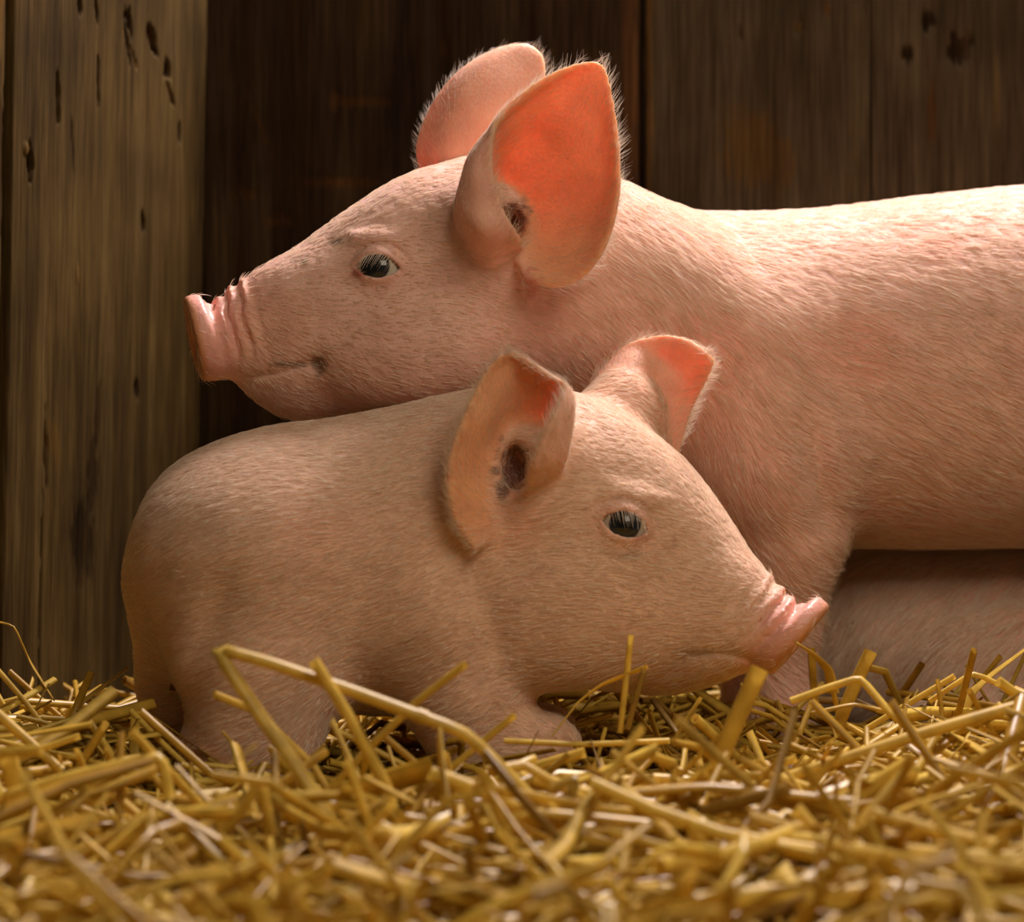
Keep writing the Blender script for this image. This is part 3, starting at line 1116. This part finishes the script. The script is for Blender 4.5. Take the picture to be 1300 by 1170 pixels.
up2 = nrm(up2 - ax2 * (up2 @ ax2)); lt2 = np.cross(ax2, up2)
sc2 = P(1008, 806, H2Y - .028)
plane2 = (P(800, 700, H2Y), nrm(np.array([0.17, 0.985, 0])))
h2n = H2Y - .055
ear2_near = Ear([
    # rear rim             back               deep               deep front        outer fold          front rim
    [(604, 694, h2n - .006), (626, 672, h2n + .004), (648, 640, h2n + .016), (672, 620, h2n + .012), (702, 608, h2n + .006), (672, 622, h2n + .004)],
    [(582, 664, h2n - .012), (610, 640, h2n + .002), (642, 608, h2n + .020), (680, 592, h2n + .018), (714, 582, h2n - .004), (678, 594, h2n - .020)],
    [(571, 622, h2n - .016), (602, 602, h2n + .000), (640, 572, h2n + .022), (690, 560, h2n + .018), (721, 552, h2n - .006), (690, 562, h2n - .022)],
    [(573, 580, h2n - .016), (604, 565, h2n - .002), (645, 538, h2n + .020), (698, 530, h2n + .014), (725, 522, h2n - .006), (701, 534, h2n - .020)],
    [(586, 540, h2n - .014), (616, 528, h2n - .002), (652, 508, h2n + .016), (698, 505, h2n + .010), (724, 502, h2n - .004), (713, 510, h2n - .014)],
    [(602, 503, h2n - .010), (626, 496, h2n + .000), (658, 482, h2n + .012), (692, 486, h2n + .008), (714, 490, h2n - .002), (718, 491, h2n - .007)],
    [(618, 472, h2n - .006), (636, 466, h2n + .002), (656, 460, h2n + .008), (674, 464, h2n + .006), (688, 471, h2n + .002), (694, 475, h2n - .002)],
    [(634, 453, h2n - .003), (643, 450, h2n), (652, 449, h2n + .003), (660, 452, h2n + .003), (666, 455, h2n + .001), (669, 458, h2n)],
], .0032, .0016)
f2 = H2Y + .058
ear2_far = Ear([
    [(752, 500, f2 - .006), (778, 520, f2 - .016), (815, 545, f2 - .014), (858, 572, f2 - .006)],
    [(760, 478, f2 - .004), (790, 490, f2 - .016), (825, 510, f2 - .012), (868, 538, f2 - .004)],
    [(776, 460, f2), (800, 465, f2 - .012), (835, 480, f2 - .008), (880, 508, f2 - .004)],
    [(792, 444, f2 + .002), (815, 446, f2 - .004), (846, 458, f2 - .004), (892, 486, f2 - .010)],
    [(810, 434, f2), (830, 433, f2 - .004), (858, 441, f2 - .010), (900, 470, f2 - .018)],
    [(832, 429, f2 - .004), (848, 429, f2 - .008), (870, 435, f2 - .016), (904, 459, f2 - .024)],
    [(850, 430, f2 - .008), (862, 431, f2 - .012), (880, 437, f2 - .018), (900, 452, f2 - .025)],
], .0032, .0016)


def mouth2(d, p):
    if off_px(p, 840, 1010): return d
    q = p.astype(float)
    a, b = P(965, 842, -.16), P(880, 832, -.18)
    ab = (b - a)[[0, 2]]
    pq = q[:, [0, 2]] - a[[0, 2]]
    t = np.clip(pq @ ab / (ab @ ab), 0, 1)
    e = np.linalg.norm(pq - t[:, None] * ab + np.stack([t * 0, -0.004 * np.sin(t * 3.1)], 1), axis=1)
    return d + 0.0022 * np.exp(-(e / 0.0022) ** 2) * sstep(0, .2, t)


def haunch2(d, p):
    q = p.astype(float)
    a, b = P(318, 690, -.16), P(246, 900, -.15)
    ab = (b - a)[[0, 2]]
    pq = q[:, [0, 2]] - a[[0, 2]]
    t = np.clip(pq @ ab / (ab @ ab), 0, 1)
    e = np.linalg.norm(pq - t[:, None] * ab, axis=1)
    d = d + 0.005 * np.exp(-(e / 0.012) ** 2) * sstep(0, .4, t) * sstep(-.06, -.11, q[:, 1])
    # fold under the jaw
    a, b = P(560, 660, -.17), P(640, 850, -.19)
    ab = (b - a)[[0, 2]]
    pq = q[:, [0, 2]] - a[[0, 2]]
    t = np.clip(pq @ ab / (ab @ ab), 0, 1)
    e = np.linalg.norm(pq - t[:, None] * ab, axis=1)
    return d + 0.004 * np.exp(-(e / 0.014) ** 2) * sstep(-.08, -.13, q[:, 1]) * np.sin(np.clip(t, 0.02, .98) * math.pi)


spec2 = dict(
    name='piglet', base=tuple(P(330, 985, -.12) * np.array([1, 1, 0])),
    label='smaller piglet crouching in front on the straw, snout turned to the right',
    skin=(0.81, 0.51, 0.365), chain=c2, plane=plane2, snout=(sc2, ax2, up2, lt2, .0262, .0252, .0105),
    limbs=[([(345, 740, -.145, .060), (330, 850, -.158, .047), (318, 930, -.160, .038), (305, 970, -.160, .032)], .03),
           ([(268, 750, -.080, .048), (256, 860, -.072, .037), (246, 945, -.07, .028)], .03),
           ([(560, 800, -.145, .045), (590, 885, -.150, .032), (610, 940, -.150, .026), (690, 955, -.15, .022)], .025),
           ([(560, 800, -.08, .045), (590, 885, -.075, .032), (610, 930, -.07, .026), (690, 940, -.07, .022)], .025)],
    lumps=[(P(720, 780, H2Y - .030), (.055, .026, .040), None, .02),
           (P(720, 780, H2Y + .040), (.055, .026, .040), None, .02),
           (P(690, 615, H2Y - .028), (.026, .020, .034), None, .02),
           (P(790, 535, H2Y + .044), (.026, .022, .030), None, .02),
           (P(905, 775, H2Y - .022), (.034, .020, .028), None, .015)],
    eyes=[(793, 666, .0145, (1, 0, -.24), .0135, .0066)],
    ears=[ear2_near, ear2_far], back_seen=ear2_far, ear_k=[.006, .008],
    extra=[mouth2, haunch2],
    carves=[lambda d, p: smax(d, -ellip(p, P(655, 592, h2n + .010), (.0085, .018, .014)), .008)],
    lo=np.array([-.255, -.235, -.004]), hi=np.array([.20, .01, .30]), h=.0016,
    hairs=115000, hair_zmin=.02, gaze=(-.02, 0, 0), lash_fan=.35,
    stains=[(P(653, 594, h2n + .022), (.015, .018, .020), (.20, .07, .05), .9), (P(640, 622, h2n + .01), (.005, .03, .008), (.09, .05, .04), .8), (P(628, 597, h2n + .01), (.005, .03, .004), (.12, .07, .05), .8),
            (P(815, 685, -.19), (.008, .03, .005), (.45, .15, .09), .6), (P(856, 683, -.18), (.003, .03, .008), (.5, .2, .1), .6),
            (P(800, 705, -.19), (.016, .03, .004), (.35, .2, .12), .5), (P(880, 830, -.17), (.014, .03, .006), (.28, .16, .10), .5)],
    flow=make_flow(c2, .20, 52),
    hair_len=lambda p: 0.0062 + 0.0010 * sstep(.0, -.1, p[:, 0]))
pig2, V2, n2, ey2 = build_pig(spec2)

# ================================================================== piglet lying under the standing one's belly
c3 = Chain([
    (1052, 725, 1052, 925, .190, .058), (1085, 700, 1085, 945, .195, .070), (1140, 691, 1150, 958, .200, .080), (1230, 689, 1240, 960, .202, .084),
    (1330, 690, 1340, 960, .202, .082), (1410, 698, 1410, 955, .200, .074), (1470, 720, 1480, 930, .200, .060), (1530, 765, 1540, 915, .200, .042), (1580, 800, 1590, 895, .200, .025)][::-1], 70)
spec3 = dict(
    name='piglet', base=tuple(P(1300, 960, .2) * np.array([1, 1, 0])),
    label='pale piglet lying on straw under the belly of the standing piglet',
    chain=c3, plane=(P(1300, 800, .21), np.array([0, 1.0, 0])),
    limbs=[([(1300, 900, .115, .030), (1230, 920, .105, .024), (1160, 928, .10, .018)], .012),
           ([(1450, 870, .15, .04), (1440, 925, .14, .026), (1380, 935, .13, .02)], .02)],
    lumps=[(P(1295, 880, .125), (.082, .034, .060), None, .008)], lo=np.array([.19, .05, -.004]), hi=np.array([.62, .32, .20]), h=.0028,
    hairs=52000, hair_r=.00027, hair_zmin=.015, flow=make_flow(c3, 1.3, 0), hair_len=lambda p: 0.016 + 0 * p[:, 0])
pig3, V3, n3, _ = build_pig(spec3)

# ------------------------------------------------------------------ straw
def tube(pts, rad, sides=6, flat=1.0, twist=0.0, taper=1.0):
    """open hollow stalk along pts; flat < 1 crushes the section"""
    pts = np.asarray(pts, float)
    n = len(pts)
    tg = nrm(np.gradient(pts, axis=0))
    ref = np.array([0, 0, 1.0]) if abs(tg[0][2]) < .9 else np.array([0, 1.0, 0])
    V = []
    for i in range(n):
        a = np.cross(tg[i], ref); a /= np.linalg.norm(a) + 1e-9
        b = np.cross(a, tg[i])
        ang = twist * i / max(1, n - 1)
        a2_, b2_ = a * math.cos(ang) + b * math.sin(ang), -a * math.sin(ang) + b * math.cos(ang)
        r = rad * (1 + (taper - 1) * i / max(1, n - 1))
        for s in range(sides):
            t = 2 * math.pi * s / sides
            V.append(pts[i] + a2_ * (r * math.cos(t)) + b2_ * (r * flat * math.sin(t)))
    F = []
    for i in range(n - 1):
        for s in range(sides):
            F.append((i * sides + s, i * sides + (s + 1) % sides, (i + 1) * sides + (s + 1) % sides, (i + 1) * sides + s))
    return V, F


def straw_shape(r, length, kind):
    """local polyline along x"""
    k = r.choice([2, 3, 3, 4])
    pts = [np.array([-length / 2, 0, 0])]
    d = np.array([1.0, 0, 0])
    cuts = sorted(r.uniform(.2, .8) for _ in range(k - 2))
    cuts = [0] + cuts + [1]
    for a, b in zip(cuts[:-1], cuts[1:]):
        m = max(1, int((b - a) * 4))
        for j in range(m):
            d = d + np.array([0, r.uniform(-.10, .10), r.uniform(-.08, .08)])
            d /= np.linalg.norm(d)
            pts.append(pts[-1] + d * length * (b - a) / m)
        if r.random() < .55:
            d = d + np.array([0, r.uniform(-.6, .6), r.uniform(-.5, .5)])
            d /= np.linalg.norm(d)
    return pts


pr = random.Random(21)
PROTO = []
for i in range(36):
    ln = pr.uniform(.045, .15)
    pts = straw_shape(pr, ln, 0)
    if i % 3 == 2:
        V, F = tube(pts, pr.uniform(.0028, .0050), 4, .12, pr.uniform(-1.5, 1.5), pr.uniform(.3, .9))
    else:
        V, F = tube(pts, pr.uniform(.0015, .0031), 6, pr.uniform(.55, 1), 0, pr.uniform(.8, 1.05))
    PROTO.append((np.array(V), F, ln))
PMESH = []
for V, F, ln in PROTO:
    me = bpy.data.meshes.new('straw_stalk')
    me.from_pydata([tuple(v) for v in V], [], F)
    me.polygons.foreach_set('use_smooth', [True] * len(me.polygons))
    me.materials.append(STRAW)
    at = me.attributes.new('shade', 'FLOAT', 'POINT')
    at.data.foreach_set('value', [pr.random()] * len(V))
    PMESH.append(me)


def rotm(yaw, pitch, roll):
    return np.array((Matrix.Rotation(yaw, 3, 'Z') @ Matrix.Rotation(pitch, 3, 'Y') @ Matrix.Rotation(roll, 3, 'X')))


# solid pigs as obstacles: keep straw out of their bodies
cells = {}
for VV in (V1, V2, V3):
    for v in VV[VV[:, 2] < .12][::3]:
        cells.setdefault((int(v[0] // .012), int(v[1] // .012)), []).append(v[2])
occ = {k: min(v) for k, v in cells.items()}


def wall_x(y):
    # left wall line
    t = (y - g_b[1]) / (c_b[1] - g_b[1])
    return g_b[0] + t * (c_b[0] - g_b[0])


def ok_spot(x, y, z):
    if y > YB - .02: return False
    if x < wall_x(y) + .015: return False
    m = occ.get((int(x // .012), int(y // .012)))
    if m is not None and z > m - .004: return False
    return True


def bed_height(x, y):
    """top of the bedding, heaped a little towards the left wall, the right and the front"""
    h = .020 + .010 * math.sin(x * 9 + 1) * math.sin(y * 11)
    h += .024 * max(0, min(1, (-x - .20) / .12))
    h += .026 * max(0, min(1, (x - .12) / .2)) * max(0, min(1, (-y + .08) / .15))
    return h


allV, allF, sh = [], [], []
off = 0
cnt = 0
sr = random.Random(5)
while cnt < 6500:
    y = -1.02 + 1.34 * sr.random() ** 0.8
    x = sr.uniform(-.62, .62) * (1.6 + y) / 1.6 * .95
    if abs(x) > .24 * (1.6 + y) + .05: continue
    z = bed_height(x, y) * sr.random() ** .6 + .003
    if not ok_spot(x, y, z): continue
    V, F, ln = PROTO[sr.randrange(len(PROTO))]
    sc = sr.uniform(.45, .9)
    R = rotm(sr.uniform(0, 6.28), sr.gauss(0, .16), sr.uniform(0, 6.28))
    W = (V * [sc, .9, .9]) @ R.T + [x, y, z]
    e0, e1 = W[0], W[-1]
    if not (ok_spot(*e0) and ok_spot(*e1)): continue
    low = W[:, 2].min()
    if low < .001: W[:, 2] += .001 - low
    allV.append(W)
    allF += [tuple(i + off for i in f) for f in F]
    sh += [sr.random()] * len(V)
    off += len(V)
    cnt += 1
bed = link_mesh('straw_bedding', np.vstack(allV), allF, STRAW)
bed.data.attributes.new('shade', 'FLOAT', 'POINT').data.foreach_set('value', sh)
tag(bed, 'loose golden straw bedding strewn thickly over the pen floor', 'straw', kind='stuff')

# larger single stalks lying on top
cnt = 0
while cnt < 262:
    y = -.66 + .86 * sr.random()
    x = sr.uniform(-.24, .24) * (1.6 + y)
    z = bed_height(x, y) + sr.uniform(.0, .012)
    if not ok_spot(x, y, z): continue
    k = sr.randrange(len(PROTO))
    V, F, ln = PROTO[k]
    sc = sr.uniform(.8, 1.2)
    wd = sr.uniform(1.2, 1.7) if y < -.3 else 1.0
    if y < -.30: pit = sr.gauss(0, .22)
    else: pit = sr.gauss(0, .38)
    yaw, rol = sr.uniform(0, 6.28), sr.uniform(0, 6.28)
    R = rotm(yaw, pit, rol)
    W = (V * [sc, sc * wd, sc * wd]) @ R.T
    z = max(z, -W[:, 2].min() * .75 + .004)
    W = W + [x, y, z]
    if not all(ok_spot(*w) for w in W[::3]): continue
    if W[:, 2].max() > .085 or W[:, 2].min() < .001: continue
    o = bpy.data.objects.new('straw_stalk', PMESH[k])
    COL.objects.link(o)
    o.location = (x, y, z)
    o.rotation_euler = Matrix(R.tolist()).to_euler()
    o.scale = (sc, sc * wd, sc * wd)
    form = ('flat straw blade' if k % 3 == 2 else 'round straw stalk')
    size = 'long' if ln * sc > .11 else ('short' if ln * sc < .065 else 'medium')
    pose = 'tilted' if abs(pit) > .25 else 'flat lying'
    ipx = 650 + x * FPX / (y + 1.6)
    if y > .0: zone = 'deep between the piglets'
    elif y > -.22: zone = ('at the foot of the left wall' if ipx < 220 else 'by the crouching piglet hind leg' if ipx < 450 else
                           'under the crouching piglet jaw' if ipx < 860 else 'under the crouching piglet snout' if ipx < 1060 else 'before the lying piglet flank')
    else:
        zone = ('nearest the camera' if y < -.42 else 'midway in front') + (', far left' if ipx < 220 else ', left of centre' if ipx < 520 else ', at the centre' if ipx < 780 else ', right of centre' if ipx < 1060 else ', far right')
    yw = yaw % math.pi
    way = 'lying crosswise' if yw < .5 or yw > 2.64 else 'pointing away' if 1.07 < yw < 2.07 else 'slanting right' if yw < 1.07 else 'slanting left'
    tag(o, f'{size} {"raised" if pose == "tilted" else "low"} {form} {way} {zone}', 'straw', 'loose straw stalks on the bedding')
    cnt += 1


def hero(label, pts, width_px, flat=1.0, twist=0.0, taper=1.0, dense=5, sides=8, shade=.5, node=None):
    """single large stalk through pixel points with depths"""
    raw = np.array([P(*q) for q in pts])
    # keep kinks: subdivide each straight piece, rounding very slightly
    out = []
    for a, b in zip(raw[:-1], raw[1:]):
        for t in np.linspace(0, 1, dense, endpoint=False):
            out.append(a + (b - a) * t)
    out.append(raw[-1])
    out = np.array(out)
    for _ in range(1):
        out[1:-1] = out[1:-1] * .6 + (out[:-2] + out[2:]) * .2
    k = (raw[:, 1].mean() - CAM[1]) / FPX
    V, F = tube(out, width_px * k / 2, sides, flat, twist, taper)
    V = np.array(V)
    base = V.mean(0) * np.array([1, 1, 0]) + np.array([0, 0, V[:, 2].min()])
    o = link_mesh('straw_stalk', V - base, F, STRAW)
    o.location = base
    o.data.attributes.new('shade', 'FLOAT', 'POINT').data.foreach_set('value', [shade] * len(V))
    tag(o, label, 'straw', 'single long straws standing out of the bedding')
    if node is not None:
        c = out[node]
        d = nrm(out[min(node + 1, len(out) - 1)] - out[node - 1])
        Vn, Fn = tube([c - d * .0025, c - d * .0008, c + d * .0008, c + d * .0025], width_px * k / 2 * 1.22, sides, flat)
        nn = link_mesh('node', np.array(Vn) - base, Fn, STRAW)
        nn.parent = o
        nn.data.attributes.new('shade', 'FLOAT', 'POINT').data.foreach_set('value', [.05] * len(Vn))
    return o


hero('folded straw whose sharp bend points up in front of the crouching piglet', [(745, 1095, -.42), (672, 1010, -.42), (592, 930, -.42), (450, 878, -.42), (345, 842, -.42), (272, 822, -.42), (335, 915, -.43), (375, 970, -.44), (425, 1050, -.45)], 23, .7, node=12)
hero('thick blurred straw leaning left in front of the crouching piglet belly', [(398, 838, -.43), (440, 905, -.43), (492, 1000, -.43), (512, 1090, -.43)], 25, .6)
hero('slanted straw crossing behind the folded straw', [(592, 842, -.36), (530, 890, -.36), (478, 940, -.36), (420, 1000, -.36)], 20, .5)
hero('thick upright straw just left of the crouching piglet snout', [(965, 848, -.34), (930, 925, -.34), (890, 1020, -.34)], 24, .6)
hero('long pale straw sloping down from the right edge of the frame', [(1320, 888, -.30), (1180, 928, -.30), (1050, 970, -.30), (930, 1010, -.30), (840, 1062, -.30)], 23, .7, node=10)
hero('bent straw peaking below the standing piglet front leg', [(1004, 890, -.22), (1050, 873, -.22), (1092, 860, -.22), (1130, 905, -.23), (1190, 950, -.25), (1270, 992, -.26)], 14, .7)
hero('straw slanting down to the right under the bent straw', [(1030, 890, -.26), (1090, 950, -.27), (1140, 1010, -.28), (1175, 1075, -.30)], 17, .6)
hero('short stout straw tilted right behind the bent straw peak', [(1106, 826, -.16), (1085, 870, -.16), (1062, 925, -.16)], 17, .6)
hero('dark gold leaf blade arching in from the right edge', [(1310, 818, -.10), (1260, 855, -.10), (1232, 880, -.10), (1205, 940, -.11)], 17, .15, .6)
hero('thin straw leaning out of the bedding at the right', [(1212, 858, -.13), (1150, 895, -.13), (1100, 925, -.13)], 8)
hero('thin bent straw at the right edge above the pale straw', [(1180, 890, -.12), (1236, 853, -.12), (1300, 885, -.12)], 7)
hero('crumpled leaf blade stuck under the crouching piglet snout', [(1010, 815, -.19), (1035, 832, -.19), (1052, 850, -.19), (1058, 880, -.19)], 20, .15, .8)
hero('narrow leaf strip hanging below the crouching piglet nose', [(1030, 822, -.18), (1032, 860, -.18), (1036, 900, -.18)], 10, .15, .4)
hero('flat straw blade lying up against the crouching piglet jaw', [(700, 935, -.24), (735, 890, -.24), (765, 868, -.24), (822, 846, -.24)], 15, .15, .5)
hero('thin upright straw below the crouching piglet chin', [(801, 806, -.24), (795, 860, -.24), (787, 930, -.24)], 8)
hero('thin folded straw hanging from the flat blade at the jaw', [(818, 848, -.245), (806, 890, -.245), (796, 925, -.245)], 8, .4)
hero('thick pale straw standing at the lower left corner', [(8, 955, -.42), (22, 1010, -.42), (34, 1100, -.42)], 26, .6)
hero('long blurred straw lying along the lower left', [(-20, 1018, -.44), (90, 985, -.44), (205, 958, -.44), (215, 1010, -.44), (212, 1090, -.44)], 24, .6)
hero('shiny straw sloping down near the lower left', [(108, 978, -.40), (170, 1030, -.40), (235, 1085, -.40)], 17, .7)
hero('flat cut straw pointing up beside the dark gap of the left wall', [(162, 848, -.08), (135, 868, -.08), (105, 890, -.09), (70, 935, -.10)], 15, .25)
hero('long straw leaning on the left wall beside the flat cut straw', [(116, 853, -.10), (100, 890, -.10), (80, 940, -.11), (55, 1000, -.13)], 10, .7)
hero('brown leaf blade curling from the left frame edge', [(-15, 786, -.10), (18, 794, -.10), (38, 840, -.10), (68, 888, -.11)], 12, .2, .6, shade=.02)
hero('thin straw sloping right towards the crouching piglet hind leg', [(166, 902, -.20), (205, 942, -.21), (258, 992, -.22)], 8)
hero('thin bent straw arching by the left wall', [(70, 938, -.14), (120, 935, -.14), (162, 934, -.14), (195, 962, -.15)], 7)
hero('short blade in front of the lower left straws', [(245, 1010, -.40), (300, 1065, -.40)], 15, .4)
hero('blurred straw bundle end rising at the bottom centre', [(700, 1000, -.46), (735, 985, -.46), (715, 1030, -.46), (745, 1100, -.46)], 26, .5)
hero('broad blurred straw lying across the bottom right', [(760, 1010, -.44), (900, 998, -.44), (1090, 1018, -.44)], 26, .5)
hero('long straw lying level under the crouching piglet chest', [(430, 928, -.26), (540, 985, -.26), (620, 990, -.26), (700, 985, -.26)], 8)
hero('straw lying level below the crouching piglet jaw', [(640, 940, -.25), (740, 945, -.25), (850, 940, -.25)], 13, .6)
hero('pale short straw stub below the crouching piglet mouth', [(890, 885, -.22), (870, 915, -.22), (855, 940, -.22)], 16, .3)

hero('curled brown leaf blade standing by the left wall foot', [(62, 868, -.11), (42, 905, -.11), (58, 935, -.11), (72, 985, -.12)], 15, .15, .7, shade=.02)
hero('thin straw slanting out of the left frame edge', [(-10, 842, -.12), (36, 895, -.12), (80, 955, -.13)], 7)
hero('straw lying level over the left heap', [(-10, 944, -.16), (60, 928, -.16), (150, 903, -.16)], 9, .6)
hero('upright flat straw beside the crouching piglet far hind leg', [(172, 902, -.19), (170, 950, -.19), (176, 1012, -.20)], 13, .25, .3)
hero('dark bent twig before the crouching piglet hind leg', [(282, 928, -.24), (303, 952, -.24), (316, 985, -.24)], 4, shade=.975)
hero('straw rising to the right in the left heap', [(30, 990, -.16), (90, 930, -.15), (128, 885, -.14)], 9, .7)
hero('pale split straw pointing up beside the brown leaf blade', [(100, 900, -.13), (112, 935, -.13), (108, 985, -.14)], 8, .5)
hero('straw slanting down left from the bent straw', [(1150, 915, -.20), (1080, 960, -.22), (1000, 1008, -.24)], 12, .6)
hero('bright straw lying under the long pale straw', [(1300, 945, -.22), (1200, 958, -.22), (1100, 990, -.23)], 11, .6)
hero('thin upright straw in front of the lying piglet', [(1190, 862, -.16), (1196, 905, -.16), (1188, 960, -.17)], 6)
hero('short straw crossing the stout tilted straw', [(1030, 905, -.17), (1085, 893, -.17), (1135, 905, -.17)], 10, .5)
hero('thick blurred straw rising at the right foreground', [(1228, 975, -.40), (1262, 1035, -.40), (1300, 1110, -.40)], 24, .6)
hero('thick blurred straw lying across the centre foreground', [(560, 1060, -.48), (680, 1030, -.48), (830, 1046, -.48)], 26, .5)
hero('bent blurred straw at the left foreground', [(230, 1100, -.50), (300, 1040, -.50), (330, 990, -.50), (345, 1060, -.50)], 24, .6)
hero('blurred straw pointing up at the bottom right corner', [(1130, 1130, -.48), (1165, 1060, -.48), (1180, 1000, -.48)], 24, .6)
